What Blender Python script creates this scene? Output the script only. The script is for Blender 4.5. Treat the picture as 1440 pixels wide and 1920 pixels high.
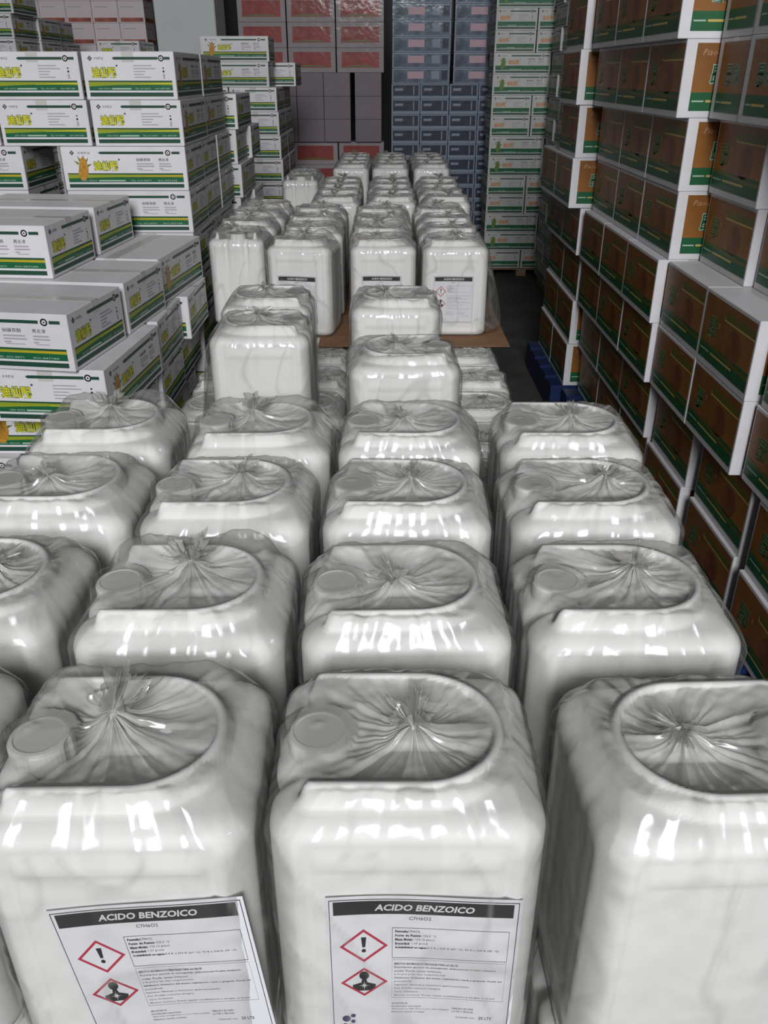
import bpy, math, random
from mathutils import Vector, Matrix, noise

random.seed(7)
scene = bpy.context.scene
for o in list(bpy.data.objects):
    bpy.data.objects.remove(o, do_unlink=True)
col = scene.collection
R = math.radians

# ------------------------------------------------------------------ camera
cam_d = bpy.data.cameras.new('camera')
cam = bpy.data.objects.new('camera', cam_d)
col.objects.link(cam)
cam.location = (0.0, 0.0, 1.86)
cam.rotation_euler = (R(90 - 27.8), 0, 0)
cam_d.sensor_fit = 'VERTICAL'
cam_d.sensor_height = 24.0
cam_d.lens = 24.0 * 1560 / 1920
cam_d.clip_start = 0.02
scene.camera = cam

# ------------------------------------------------------------------ world, daylight, exposure
world = bpy.data.worlds.new('World')
scene.world = world
world.use_nodes = True
bg = world.node_tree.nodes['Background']
bg.inputs[0].default_value = (0.80, 0.90, 1.0, 1)
bg.inputs[1].default_value = 0.3


def area(name, loc, rot, sx, sy, power, colr):
    d = bpy.data.lights.new(name, 'AREA')
    d.shape = 'RECTANGLE'
    d.size, d.size_y = sx, sy
    d.energy = power
    d.color = colr
    o = bpy.data.objects.new(name, d)
    col.objects.link(o)
    o.location = loc
    o.rotation_euler = rot
    return o


# daylight from behind the camera; its high opening is made up for the falloff
area('added_high_daylight', (0.1, -7.0, 5.9), (R(90), 0, 0), 3.0, 3.8, 980, (0.97, 0.985, 1.0))

vs = scene.view_settings
vs.view_transform = 'Standard'
vs.look = 'None'
vs.gamma = 1.0
vs.use_curve_mapping = False
vs.exposure = 0.03
try:
    scene.cycles.transparent_max_bounces = 14
    scene.cycles.max_bounces = 5
    scene.cycles.diffuse_bounces = 2
    scene.cycles.glossy_bounces = 2
    scene.cycles.transmission_bounces = 2
except Exception:
    pass


# ------------------------------------------------------------------ helpers
def tag(o, label=None, cat=None, group=None, kind=None):
    if label: o['label'] = label
    if cat: o['category'] = cat
    if group: o['group'] = group
    if kind: o['kind'] = kind
    return o


def material(name, base=(0.8, 0.8, 0.8), rough=0.6, spec=0.3, coat=0.0, coat_rough=0.1,
             vary=0.0, nscale=0.0, namount=0.0, bump=0.0, bscale=40.0, sss=0.0, metallic=0.0):
    m = bpy.data.materials.new(name)
    m.use_nodes = True
    nt = m.node_tree
    b = nt.nodes['Principled BSDF']
    b.inputs['Base Color'].default_value = (*base, 1)
    b.inputs['Roughness'].default_value = rough
    b.inputs['Specular IOR Level'].default_value = spec
    b.inputs['Metallic'].default_value = metallic
    b.inputs['Coat Weight'].default_value = coat
    b.inputs['Coat Roughness'].default_value = coat_rough
    if sss:
        b.inputs['Subsurface Weight'].default_value = sss
        b.inputs['Subsurface Radius'].default_value = (0.02, 0.02, 0.018)
        b.inputs['Subsurface Scale'].default_value = 0.5
    tc = nt.nodes.new('ShaderNodeTexCoord')
    src = None
    if namount:
        n = nt.nodes.new('ShaderNodeTexNoise')
        n.inputs['Scale'].default_value = nscale
        n.inputs['Detail'].default_value = 5
        nt.links.new(tc.outputs['Object'], n.inputs['Vector'])
        mr = nt.nodes.new('ShaderNodeMapRange')
        mr.inputs['From Min'].default_value = 0.3
        mr.inputs['From Max'].default_value = 0.7
        mr.inputs['To Min'].default_value = 1 - namount
        mr.inputs['To Max'].default_value = 1 + namount * 0.5
        nt.links.new(n.outputs['Fac'], mr.inputs['Value'])
        src = mr.outputs['Result']
    if vary:
        oi = nt.nodes.new('ShaderNodeObjectInfo')
        mr2 = nt.nodes.new('ShaderNodeMapRange')
        mr2.inputs['To Min'].default_value = 1 - vary
        mr2.inputs['To Max'].default_value = 1 + vary * 0.4
        nt.links.new(oi.outputs['Random'], mr2.inputs['Value'])
        if src is None:
            src = mr2.outputs['Result']
        else:
            mm = nt.nodes.new('ShaderNodeMath')
            mm.operation = 'MULTIPLY'
            nt.links.new(src, mm.inputs[0])
            nt.links.new(mr2.outputs['Result'], mm.inputs[1])
            src = mm.outputs[0]
    if src is not None:
        sc = nt.nodes.new('ShaderNodeVectorMath')
        sc.operation = 'SCALE'
        sc.inputs[0].default_value = base
        nt.links.new(src, sc.inputs['Scale'])
        nt.links.new(sc.outputs['Vector'], b.inputs['Base Color'])
    if bump:
        n2 = nt.nodes.new('ShaderNodeTexNoise')
        n2.inputs['Scale'].default_value = bscale
        n2.inputs['Detail'].default_value = 3
        nt.links.new(tc.outputs['Object'], n2.inputs['Vector'])
        bp = nt.nodes.new('ShaderNodeBump')
        bp.inputs['Strength'].default_value = bump
        bp.inputs['Distance'].default_value = 0.01
        nt.links.new(n2.outputs['Fac'], bp.inputs['Height'])
        nt.links.new(bp.outputs['Normal'], b.inputs['Normal'])
        if coat:
            nt.links.new(bp.outputs['Normal'], b.inputs['Coat Normal'])
    return m


M = {}
M['hdpe'] = material('white_plastic', (0.86, 0.86, 0.845), 0.52, 0.25, vary=0.03)
M['cap'] = material('cap_plastic', (0.84, 0.83, 0.80), 0.4, 0.45)
M['paper'] = material('label_paper', (0.80, 0.80, 0.84), 0.55, 0.3)
M['ink_black'] = material('black_ink', (0.012, 0.012, 0.014), 0.5, 0.3)
M['ink_grey'] = material('grey_ink', (0.07, 0.07, 0.08), 0.6, 0.2)
M['ink_white'] = material('white_ink', (0.72, 0.72, 0.74), 0.6, 0.2)
M['ink_red'] = material('red_ink', (0.50, 0.018, 0.06), 0.55, 0.25)
M['ink_violet'] = material('violet_ink', (0.05, 0.045, 0.14), 0.55, 0.25)
M['carton_white'] = material('white_carton', (0.76, 0.735, 0.76), 0.5, 0.35, vary=0.06, nscale=9, namount=0.06)
M['carton_shaded'] = material('shaded_white_carton', (0.58, 0.585, 0.56), 0.55, 0.3, vary=0.08, nscale=9, namount=0.08)  # carton white with the back stack's shade put into its base colour
M['green'] = material('green_print', (0.012, 0.125, 0.05), 0.45, 0.35)
M['dark_green'] = material('dark_green_print', (0.02, 0.07, 0.045), 0.45, 0.35)
M['lime'] = material('lime_print', (0.30, 0.36, 0.025), 0.45, 0.35)
M['gold'] = material('yellow_print', (0.62, 0.42, 0.02), 0.45, 0.35)
M['yellow'] = material('yellow_lettering', (0.62, 0.60, 0.03), 0.45, 0.35)
M['corn'] = material('corn_print', (0.55, 0.27, 0.035), 0.45, 0.35, nscale=90, namount=0.35)
M['pale_text'] = material('pale_green_print', (0.42, 0.55, 0.45), 0.5, 0.3)
M['grey_text'] = material('grey_violet_print', (0.42, 0.38, 0.45), 0.5, 0.3)
M['orange_text'] = material('orange_print', (0.62, 0.27, 0.10), 0.5, 0.3)
M['leaf'] = material('leaf_print', (0.14, 0.22, 0.05), 0.5, 0.3)
M['orange'] = material('orange_print_panel', (0.31, 0.12, 0.022), 0.42, 0.4, vary=0.10, nscale=6, namount=0.30)
M['orange_dark'] = material('brown_picture_print', (0.24, 0.075, 0.02), 0.42, 0.4, nscale=12, namount=0.4)
M['olive'] = material('olive_print', (0.13, 0.12, 0.015), 0.42, 0.4)
M['gold_line'] = material('gold_line_print', (0.60, 0.45, 0.12), 0.42, 0.4)
M['pink'] = material('pink_print', (0.55, 0.28, 0.18), 0.45, 0.3)
M['glyph'] = material('glyph_green_print', (0.012, 0.11, 0.04), 0.45, 0.35)
M['glyph_edge'] = material('glyph_edge_print', (0.22, 0.30, 0.10), 0.45, 0.35)
FILMC = dict(coat=0.3, coat_rough=0.12, bump=0.45, bscale=7)
M['grey_carton'] = material('grey_carton', (0.34, 0.29, 0.30), 0.5, 0.35, vary=0.08, **FILMC)
M['red_panel'] = material('red_print_panel', (0.30, 0.032, 0.026), 0.45, 0.35, vary=0.15, nscale=8, namount=0.3, **FILMC)
M['mauve_carton'] = material('mauve_carton', (0.22, 0.175, 0.20), 0.5, 0.35, vary=0.1, **FILMC)
M['mauve_line'] = material('mauve_line_print', (0.20, 0.16, 0.2), 0.5, 0.35)
M['blue_carton'] = material('blue_grey_carton', (0.24, 0.29, 0.37), 0.5, 0.35, vary=0.08, **FILMC)
M['blue_panel'] = material('blue_print_panel', (0.115, 0.15, 0.215), 0.5, 0.35, nscale=12, namount=0.5, **FILMC)
M['navy_panel'] = material('navy_print_panel', (0.024, 0.03, 0.06), 0.5, 0.35, nscale=10, namount=0.4, **FILMC)
M['rose_panel'] = material('rose_print_panel', (0.55, 0.36, 0.42), 0.5, 0.35)
M['pink_carton'] = material('pale_pink_carton', (0.78, 0.68, 0.70), 0.5, 0.35, vary=0.06, **FILMC)
M['rust_band'] = material('rust_print_band', (0.42, 0.12, 0.09), 0.5, 0.35, nscale=14, namount=0.4)
M['kraft'] = material('brown_cardboard', (0.30, 0.165, 0.095), 0.8, 0.15, nscale=15, namount=0.15)
M['tape'] = material('clear_tape', (0.60, 0.58, 0.56), 0.25, 0.5)
M['pallet_blue'] = material('blue_pallet_plastic', (0.008, 0.022, 0.09), 0.45, 0.4, nscale=6, namount=0.3)
M['pallet_wood'] = material('pallet_wood', (0.30, 0.21, 0.13), 0.8, 0.15, nscale=5, namount=0.4)
M['concrete'] = material('concrete_floor', (0.075, 0.075, 0.07), 0.75, 0.25, nscale=3.0, namount=0.35, bump=0.12, bscale=30)
M['wall'] = material('wall_paint', (0.09, 0.09, 0.09), 0.85, 0.1, nscale=2.0, namount=0.15)
M['pillar'] = material('pillar_paint', (0.62, 0.66, 0.66), 0.7, 0.2, nscale=3.0, namount=0.06)
M['roof'] = material('roof_sheet', (0.08, 0.08, 0.08), 0.7, 0.2)
M['steel'] = material('grey_steel', (0.16, 0.15, 0.15), 0.5, 0.4, nscale=5, namount=0.3)


def film_material(name, rough=0.16):
    """thin clear polyethylene: mostly transparent, milky where several layers are gathered, glossy creases"""
    m = bpy.data.materials.new(name)
    m.use_nodes = True
    nt = m.node_tree
    for n in list(nt.nodes):
        nt.nodes.remove(n)
    out = nt.nodes.new('ShaderNodeOutputMaterial')
    at = nt.nodes.new('ShaderNodeAttribute')
    at.attribute_name = 'haze'
    tr = nt.nodes.new('ShaderNodeBsdfTransparent')
    tr.inputs[0].default_value = (0.985, 0.98, 0.972, 1)
    df = nt.nodes.new('ShaderNodeBsdfDiffuse')
    df.inputs[0].default_value = (0.56, 0.545, 0.52, 1)
    mh = nt.nodes.new('ShaderNodeMixShader')
    nt.links.new(at.outputs['Fac'], mh.inputs[0])
    nt.links.new(tr.outputs[0], mh.inputs[1])
    nt.links.new(df.outputs[0], mh.inputs[2])
    gl = nt.nodes.new('ShaderNodeBsdfGlossy')
    gl.inputs['Roughness'].default_value = rough
    fr = nt.nodes.new('ShaderNodeFresnel')
    fr.inputs['IOR'].default_value = 1.5
    fm = nt.nodes.new('ShaderNodeMath')
    fm.operation = 'MINIMUM'
    nt.links.new(fr.outputs[0], fm.inputs[0])
    fm.inputs[1].default_value = 0.35
    mg = nt.nodes.new('ShaderNodeMixShader')
    nt.links.new(fm.outputs[0], mg.inputs[0])
    nt.links.new(mh.outputs[0], mg.inputs[1])
    nt.links.new(gl.outputs[0], mg.inputs[2])
    nt.links.new(mg.outputs[0], out.inputs[0])
    return m


M['film'] = film_material('clear_bag_film')


class MB:
    """collects faces with materials; build() links them as one mesh object"""

    def __init__(self):
        self.v, self.f, self.m, self.mats = [], [], [], []

    def mi(self, mat):
        if mat not in self.mats:
            self.mats.append(mat)
        return self.mats.index(mat)

    def poly(self, pts, mat):
        i = len(self.v)
        self.v.extend([tuple(p) for p in pts])
        self.f.append(tuple(range(i, i + len(pts))))
        self.m.append(self.mi(mat))

    def raw(self, verts, faces, mat):
        i = len(self.v)
        self.v.extend([tuple(p) for p in verts])
        k = self.mi(mat)
        for f in faces:
            self.f.append(tuple(a + i for a in f))
            self.m.append(k)

    def box(self, x0, x1, y0, y1, z0, z1, mat, bev=0.0):
        if bev <= 0:
            vs_ = [(x, y, z) for z in (z0, z1) for (x, y) in ((x0, y0), (x1, y0), (x1, y1), (x0, y1))]
            fs = [(3, 2, 1, 0), (4, 5, 6, 7), (0, 1, 5, 4), (1, 2, 6, 5), (2, 3, 7, 6), (3, 0, 4, 7)]
            self.raw(vs_, fs, mat)
            return
        b = bev
        rings = []
        for z, ins in ((z0, b), (z0 + b, 0), (z1 - b, 0), (z1, b)):
            a0, a1, c0, c1 = x0 + ins, x1 - ins, y0 + ins, y1 - ins
            if ins:
                rings.append([(a0, c0, z), (a0, c0, z), (a1, c0, z), (a1, c0, z), (a1, c1, z), (a1, c1, z), (a0, c1, z), (a0, c1, z)])
            else:
                rings.append([(x0, y0 + b, z), (x0 + b, y0, z), (x1 - b, y0, z), (x1, y0 + b, z), (x1, y1 - b, z), (x1 - b, y1, z), (x0 + b, y1, z), (x0, y1 - b, z)])
        vs_ = []
        bot = [(x0 + b, y0 + b, z0), (x1 - b, y0 + b, z0), (x1 - b, y1 - b, z0), (x0 + b, y1 - b, z0)]
        top = [(x0 + b, y0 + b, z1), (x1 - b, y0 + b, z1), (x1 - b, y1 - b, z1), (x0 + b, y1 - b, z1)]
        vs_ = bot + rings[1] + rings[2] + top
        fs = [(3, 2, 1, 0), (20, 21, 22, 23)]
        for i in range(8):
            j = (i + 1) % 8
            fs.append((4 + i, 4 + j, 12 + j, 12 + i))
        for c in range(4):
            e0 = 2 * c + 1
            e1 = (2 * c + 2) % 8
            d = (c + 1) % 4
            fs.append((c, d, 4 + e1, 4 + e0))
            fs.append((12 + e0, 12 + e1, 20 + d, 20 + c))
            fs.append((c, 4 + e0, 4 + (2 * c)))
            fs.append((12 + 2 * c, 12 + e0, 20 + c))
        self.raw(vs_, fs, mat)

    def mesh(self, name, smooth=False):
        me = bpy.data.meshes.new(name)
        me.from_pydata(self.v, [], self.f)
        for mt in self.mats:
            me.materials.append(mt)
        me.polygons.foreach_set('material_index', self.m)
        if smooth:
            me.polygons.foreach_set('use_smooth', [True] * len(self.f))
        me.update()
        return me

    def build(self, name, parent=None, smooth=False):
        return link(name, self.mesh(name, smooth), parent)


def link(name, me, parent=None):
    o = bpy.data.objects.new(name, me)
    col.objects.link(o)
    if parent:
        o.parent = parent
    return o


def empty(name, loc=(0, 0, 0), rz=0.0):
    o = bpy.data.objects.new(name, None)
    o.empty_display_size = 0.1
    col.objects.link(o)
    o.location = loc
    o.rotation_euler = (0, 0, R(rz))
    return o


def struct(name, mb):
    return tag(mb.build(name), kind='structure')


_tcache = {}


def text_geo(body, offset=0.0, res=2, bold=False):
    """outline of a line of writing as 2-D triangles, height about 1 em, left aligned at 0,0"""
    key = (body, offset, res)
    if key in _tcache:
        return _tcache[key]
    c = bpy.data.curves.new('t', 'FONT')
    c.body = body
    c.size = 1.0
    c.resolution_u = res
    c.offset = offset
    o = bpy.data.objects.new('t', c)
    col.objects.link(o)
    dg = bpy.context.evaluated_depsgraph_get()
    dg.update()
    me = o.evaluated_get(dg).to_mesh()
    vs_ = [(v.co.x, v.co.y) for v in me.vertices]
    fs = [tuple(p.vertices) for p in me.polygons]
    o.evaluated_get(dg).to_mesh_clear()
    bpy.data.objects.remove(o, do_unlink=True)
    bpy.data.curves.remove(c)
    if vs_:
        x0 = min(v[0] for v in vs_); x1 = max(v[0] for v in vs_)
        y0 = min(v[1] for v in vs_); y1 = max(v[1] for v in vs_)
    else:
        x0 = x1 = y0 = y1 = 0
    r = (vs_, fs, (x0, x1, y0, y1))
    _tcache[key] = r
    return r


class Panel:
    """2-D artwork placed on a plane: local (u,v) -> 3-D; depth layers keep prints apart"""

    def __init__(self, mb, fn, step=0.00025):
        self.mb, self.fn, self.step = mb, fn, step

    def pts(self, pl, mat, d):
        self.mb.poly([self.fn(u, v, d * self.step) for u, v in pl], mat)

    def rect(self, u0, u1, v0, v1, mat, d=1, n=1):
        for i in range(n):
            a = u0 + (u1 - u0) * i / n
            b = u0 + (u1 - u0) * (i + 1) / n
            self.pts([(a, v0), (b, v0), (b, v1), (a, v1)], mat, d)

    def disc(self, u, v, r, mat, d=1, n=14, ry=None):
        ry = ry or r
        self.pts([(u + r * math.cos(2 * math.pi * i / n), v + ry * math.sin(2 * math.pi * i / n)) for i in range(n)], mat, d)

    def ring(self, u, v, r0, r1, mat, d=1, n=16):
        for i in range(n):
            a, b = 2 * math.pi * i / n, 2 * math.pi * (i + 1) / n
            self.pts([(u + r0 * math.cos(a), v + r0 * math.sin(a)), (u + r1 * math.cos(a), v + r1 * math.sin(a)),
                      (u + r1 * math.cos(b), v + r1 * math.sin(b)), (u + r0 * math.cos(b), v + r0 * math.sin(b))], mat, d)

    def frame(self, u0, u1, v0, v1, t, mat, d=1, n=6):
        self.rect(u0, u1, v0, v0 + t, mat, d, n)
        self.rect(u0, u1, v1 - t, v1, mat, d, n)
        self.rect(u0, u0 + t, v0 + t, v1 - t, mat, d)
        self.rect(u1 - t, u1, v0 + t, v1 - t, mat, d)

    def band(self, u0, u1, lo, hi, mat, d=1, n=12):
        for i in range(n):
            a, b = i / n, (i + 1) / n
            ua, ub = u0 + (u1 - u0) * a, u0 + (u1 - u0) * b
            self.pts([(ua, lo(a)), (ub, lo(b)), (ub, hi(b)), (ua, hi(a))], mat, d)

    def text(self, body, u0, v0, w, h, mat, d=1, offset=0.0, res=2, shear=0.0, stretch=True):
        vs_, fs, (x0, x1, y0, y1) = text_geo(body, offset, res)
        if not fs:
            return
        sx = w / max(x1 - x0, 1e-6)
        sy = h / max(y1 - y0, 1e-6)
        if not stretch:
            sx = sy = min(sx, sy)
        pv = [self.fn(u0 + (x - x0) * sx + shear * (y - y0) * sy, v0 + (y - y0) * sy, d * self.step) for x, y in vs_]
        self.mb.raw(pv, fs, mat)


def face_fn(side, L, D, eps=0.0006):
    """coordinates on the four upright faces of a carton centred at 0,0"""
    if side == 'front':
        return lambda u, v, d: (-L / 2 + u, -D / 2 - eps - d, v)
    if side == 'back':
        return lambda u, v, d: (L / 2 - u, D / 2 + eps + d, v)
    if side == 'right':
        return lambda u, v, d: (L / 2 + eps + d, -D / 2 + u, v)
    return lambda u, v, d: (-L / 2 - eps - d, D / 2 - u, v)


# ------------------------------------------------------------------ cartons: artwork
def art_green(p, w, h, long_, text='lime'):
    """white carton, green foot band with a lime wave, outlined brand lettering"""
    if text == 'lime':
        tmat, omat, wave, wave2 = M['yellow'], M['dark_green'], M['lime'], M['gold']
    else:
        tmat, omat, wave, wave2 = M['orange_text'], M['orange_text'], M['green'], M['green']
    mg = 0.018 if long_ else 0.016
    p.rect(mg, w - mg, 0.033 * h / 0.17, 0.40 * h, M['green'], 1)
    p.rect(mg, w - mg, 0.012, 0.026 * h / 0.17, M['dark_green'], 1)
    if text == 'lime':
        p.band(mg, w - mg, lambda a: h * (0.27 + 0.03 * math.sin(2.6 * a + 0.3) + 0.03 * a), lambda a: h * (0.385 - 0.01 * a + 0.012 * math.sin(5 * a)), wave, 2)
        p.band(mg + 0.45 * w, w - mg, lambda a: h * (0.315 + 0.012 * a), lambda a: h * (0.325 + 0.035 * a), wave2 if long_ else M['yellow'], 3, 8)
        p.band(mg, w - mg, lambda a: h * (0.375 - 0.012 * a), lambda a: h * (0.40 - 0.012 * a), M['dark_green'], 3)
    # small lettering lines on the green band
    p.text('全国统一服务热线', mg + 0.10 * w, 0.215 * h, 0.13 * w, 0.035 * h, M['pale_text'], 3, res=1)
    p.rect(mg + 0.245 * w, mg + 0.46 * w, 0.215 * h, 0.245 * h, M['pale_text'], 3)
    p.text('TEL 400-8870', mg + 0.50 * w, 0.215 * h, 0.17 * w, 0.035 * h, M['pale_text'], 3, res=1)
    p.text('400-887088', mg + 0.72 * w, 0.215 * h, 0.16 * w, 0.035 * h, M['pale_text'], 3, res=1)
    # company mark and name
    x, y, s = 0.09 * w, 0.86 * h, 0.026 * h
    for dx, dy in ((0, 1.2), (-1.2, 0), (1.2, 0), (0, -1.2)):
        p.pts([(x + dx * s + s, y + dy * s), (x + dx * s, y + dy * s + s), (x + dx * s - s, y + dy * s), (x + dx * s, y + dy * s - s)], M['ink_grey'], 1)
    p.text('大丰农业', x + 0.045 * w, y - 0.028 * h, 0.10 * w, 0.055 * h, M['ink_grey'], 1, res=1)
    # dark bar with pointed start, emblem ring
    bx = 0.30 * w if long_ else 0.33 * w
    ex = 0.86 * w
    by, bh = 0.86 * h, 0.028 * h
    p.pts([(bx, by), (bx + 0.02 * w, by - bh), (ex - 0.035 * w, by - bh), (ex - 0.035 * w, by + bh), (bx + 0.02 * w, by + bh)], M['dark_green'], 1)
    p.rect(ex + 0.03 * w, ex + 0.095 * w, by - bh, by + bh, M['dark_green'], 1)
    p.ring(ex, by, 0.040 * h, 0.066 * h, M['ink_black'], 1)
    p.disc(ex, by, 0.016 * h, M['ink_black'], 1, 8)
    # brand lettering
    tx = (0.25 if long_ else 0.09) * w
    tw = (0.20 if long_ else 0.27) * w
    if text == 'lime':
        p.text('迪仙配', tx, 0.45 * h, tw, 0.24 * h, omat, 1, offset=0.085, res=1)
    p.text('迪仙配', tx + 0.003 * w, 0.46 * h, tw - 0.006 * w, 0.22 * h, tmat, 2, offset=0.038, res=1)
    p.disc(tx + tw + 0.012 * w, 0.71 * h, 0.022 * h, M['ink_grey'], 1, 8)
    # ingredients
    if long_:
        for cx, cw, t in ((0.60 * w, 0.14 * w, '硝磺草酮'), (0.78 * w, 0.10 * w, '莠去津')):
            p.text(t, cx, 0.67 * h, cw * 0.8, 0.07 * h, M['ink_grey'], 1, res=1)
            for i, f in enumerate((0.95, 1.0, 0.3)):
                p.rect(cx, cx + cw * f, (0.60 - 0.055 * i) * h, (0.625 - 0.055 * i) * h, M['grey_text'], 1)
            p.rect(cx + 0.01 * w, cx + cw * 0.9, 0.46 * h, 0.475 * h, M['grey_text'], 1)
        # corn cob with husk leaves
        c = M['corn'] if text == 'lime' else M['leaf']
        cx, cy = 0.165 * w, 0.50 * h
        n = 16
        p.pts([(cx + 0.17 * h * math.cos(t) * (0.75 if math.sin(t) > 0 else 0.9) * 0.85 - 0.03 * h * math.sin(t) * -1, cy + 0.27 * h * math.sin(t)) for t in [2 * math.pi * i / n for i in range(n)]], c, 4)
        for a in (50, 80, 115, 145, 20):
            ca, sa = math.cos(R(a)), math.sin(R(a))
            bx_, by_ = cx + 0.12 * h * ca, cy + 0.20 * h * sa
            p.pts([(bx_ - 0.03 * h * sa, by_ + 0.03 * h * ca), (bx_ + 0.03 * h * sa, by_ - 0.03 * h * ca), (bx_ + 0.13 * h * ca, by_ + 0.13 * h * sa)], M['leaf'], 3)
    else:
        for i, f in enumerate((0.20, 0.24, 0.13, 0.11, 0.18)):
            p.rect(0.55 * w, (0.55 + f) * w, (0.70 - 0.06 * i) * h, (0.72 - 0.06 * i) * h, M['grey_text'], 1)
        p.disc(ex + 0.015 * w, 0.66 * h, 0.018 * h, M['ink_black'], 1, 8)
        p.disc(ex + 0.015 * w, 0.59 * h, 0.024 * h, M['ink_black'], 1, 8)
        p.rect(ex + 0.005 * w, ex + 0.025 * w, 0.44 * h, 0.54 * h, M['grey_text'], 1)


def art_orange(p, w, h, long_):
    """white edged carton with a printed orange panel and green foot"""
    m0, m1 = (0.010, 0.010) if long_ else (0.040, 0.012)
    b, t = 0.024, 0.012
    p.rect(m0, w - m1, b + 0.22 * h, h - t, M['orange'], 1)
    p.rect(m0, w - m1, b, b + 0.24 * h, M['glyph'], 2)
    W = w - m0 - m1
    p.band(m0, w - m1, lambda a: b + h * (0.20 - 0.05 * a + 0.01 * math.sin(6 * a)), lambda a: b + h * (0.235 - 0.03 * a + 0.012 * math.sin(6 * a)), M['olive'] if long_ else M['glyph'], 3)
    p.rect(m0 + 0.03 * W, m0 + 0.22 * W, b + 0.115 * h, b + 0.135 * h, M['pale_text'], 4)
    p.rect(m0 + 0.25 * W, m0 + 0.70 * W, b + 0.11 * h, b + 0.14 * h, M['gold_line'], 4)
    if long_:
        p.disc(m0 + 0.66 * W, 0.50 * h, 0.15 * W, M['orange_dark'], 2, 16, 0.20 * h)
        p.rect(m0 + 0.42 * W, w - m1, 0.76 * h, 0.86 * h, M['olive'], 2)
        p.rect(m0 + 0.42 * W, w - m1, 0.735 * h, 0.758 * h, M['gold_line'], 3)
        p.rect(m0 + 0.42 * W, m0 + 0.432 * W, 0.735 * h, 0.80 * h, M['gold_line'], 4)
        gx, gw, gy, gh = m0 + 0.12 * W, 0.17 * W, 0.40 * h, 0.30 * h
        p.text('昂', gx, gy, gw, gh, M['glyph_edge'], 3, offset=0.05, res=1)
        p.text('昂', gx + 0.003, gy + 0.004, gw - 0.006, gh - 0.008, M['glyph'], 4, res=1)
        p.rect(gx + gw + 0.02, gx + gw + 0.028, gy + 0.20 * h, gy + 0.27 * h, M['pink'], 3)
    else:
        p.text('Piaode', m0 + 0.10 * W, 0.80 * h, 0.34 * W, 0.08 * h, M['pink'], 3, res=1, shear=0.3)
        gx, gw, gy, gh = m0 + 0.26 * W, 0.26 * W, 0.42 * h, 0.27 * h
        p.text('昂', gx, gy, gw, gh, M['pale_text'], 3, offset=0.05, res=1)
        p.text('昂', gx + 0.003, gy + 0.003, gw - 0.006, gh - 0.006, M['glyph'], 4, offset=0.012, res=1)
        p.text('刻', gx + gw * 1.15, gy, gw, gh, M['pale_text'], 3, offset=0.05, res=1)
        p.text('刻', gx + gw * 1.15 + 0.003, gy + 0.003, gw - 0.006, gh - 0.006, M['glyph'], 4, offset=0.012, res=1)


def art_red(p, w, h, long_):
    p.rect(0.10 * w, 0.90 * w, 0.20 * h, 0.83 * h, M['red_panel'], 1)
    p.band(0.12 * w, 0.80 * w, lambda a: h * 0.23, lambda a: h * (0.25 + 0.06 * math.sin(3 * a)), M['olive'], 2)


def art_mauve(p, w, h, long_):
    p.frame(0.05 * w, 0.95 * w, 0.08 * h, 0.92 * h, 0.004, M['mauve_line'], 1, 1)
    p.rect(0.12 * w, 0.5 * w, 0.80 * h, 0.83 * h, M['mauve_line'], 1)
    p.rect(0.12 * w, 0.7 * w, 0.70 * h, 0.72 * h, M['mauve_line'], 1)


def art_blue(p, w, h, long_):
    if long_:
        p.rect(0.025 * w, 0.975 * w, 0.08 * h, 0.90 * h, M['blue_panel'], 1)
        p.rect(0.27 * w, 0.55 * w, 0.33 * h, 0.80 * h, M['rose_panel'], 2)
        p.rect(0.68 * w, 0.82 * w, 0.30 * h, 0.82 * h, M['blue_carton'], 2)
        p.rect(0.86 * w, 0.96 * w, 0.25 * h, 0.86 * h, M['navy_panel'], 2)
    else:
        p.rect(0.05 * w, 0.95 * w, 0.22 * h, 0.92 * h, M['navy_panel'], 1)
        p.rect(0.12 * w, 0.40 * w, 0.55 * h, 0.72 * h, M['blue_carton'], 2)
        p.rect(0.76 * w, 0.80 * w, 0.28 * h, 0.86 * h, M['blue_carton'], 2)


def art_pink(p, w, h, long_):
    p.rect(0.06 * w, 0.94 * w, 0.05 * h, 0.24 * h, M['rust_band'], 1)
    p.rect(0.10 * w, 0.60 * w, 0.72 * h, 0.75 * h, M['grey_text'], 1)


KIND = {}


def make_kind(key, L, D, H, body, art, tape=True, **kw):
    b = MB()
    b.box(-L / 2, L / 2, -D / 2, D / 2, 0, H, body, 0.0022)
    # top flap seam as a shallow strip of tape along the long axis
    me = b.mesh(key + '_body')
    a = MB()
    for side, w, lg in (('front', L, True), ('back', L, True), ('right', D, False), ('left', D, False)):
        art(Panel(a, face_fn(side, L, D)), w, H, lg, **kw)
    am = a.mesh(key + '_artwork')
    t = MB()
    if tape:
        t.box(-L / 2 + 0.001, L / 2 - 0.001, -0.024, 0.024, H, H + 0.0005, M['tape'])
        for s in (-1, 1):
            t.box(min(s * L / 2, s * (L / 2 + 0.0004)), max(s * L / 2, s * (L / 2 + 0.0004)), -0.024, 0.024, H * 0.78, H, M['tape'])
    tm = t.mesh(key + '_tape') if tape else None
    KIND[key] = (me, am, tm, L, D, H)


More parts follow.
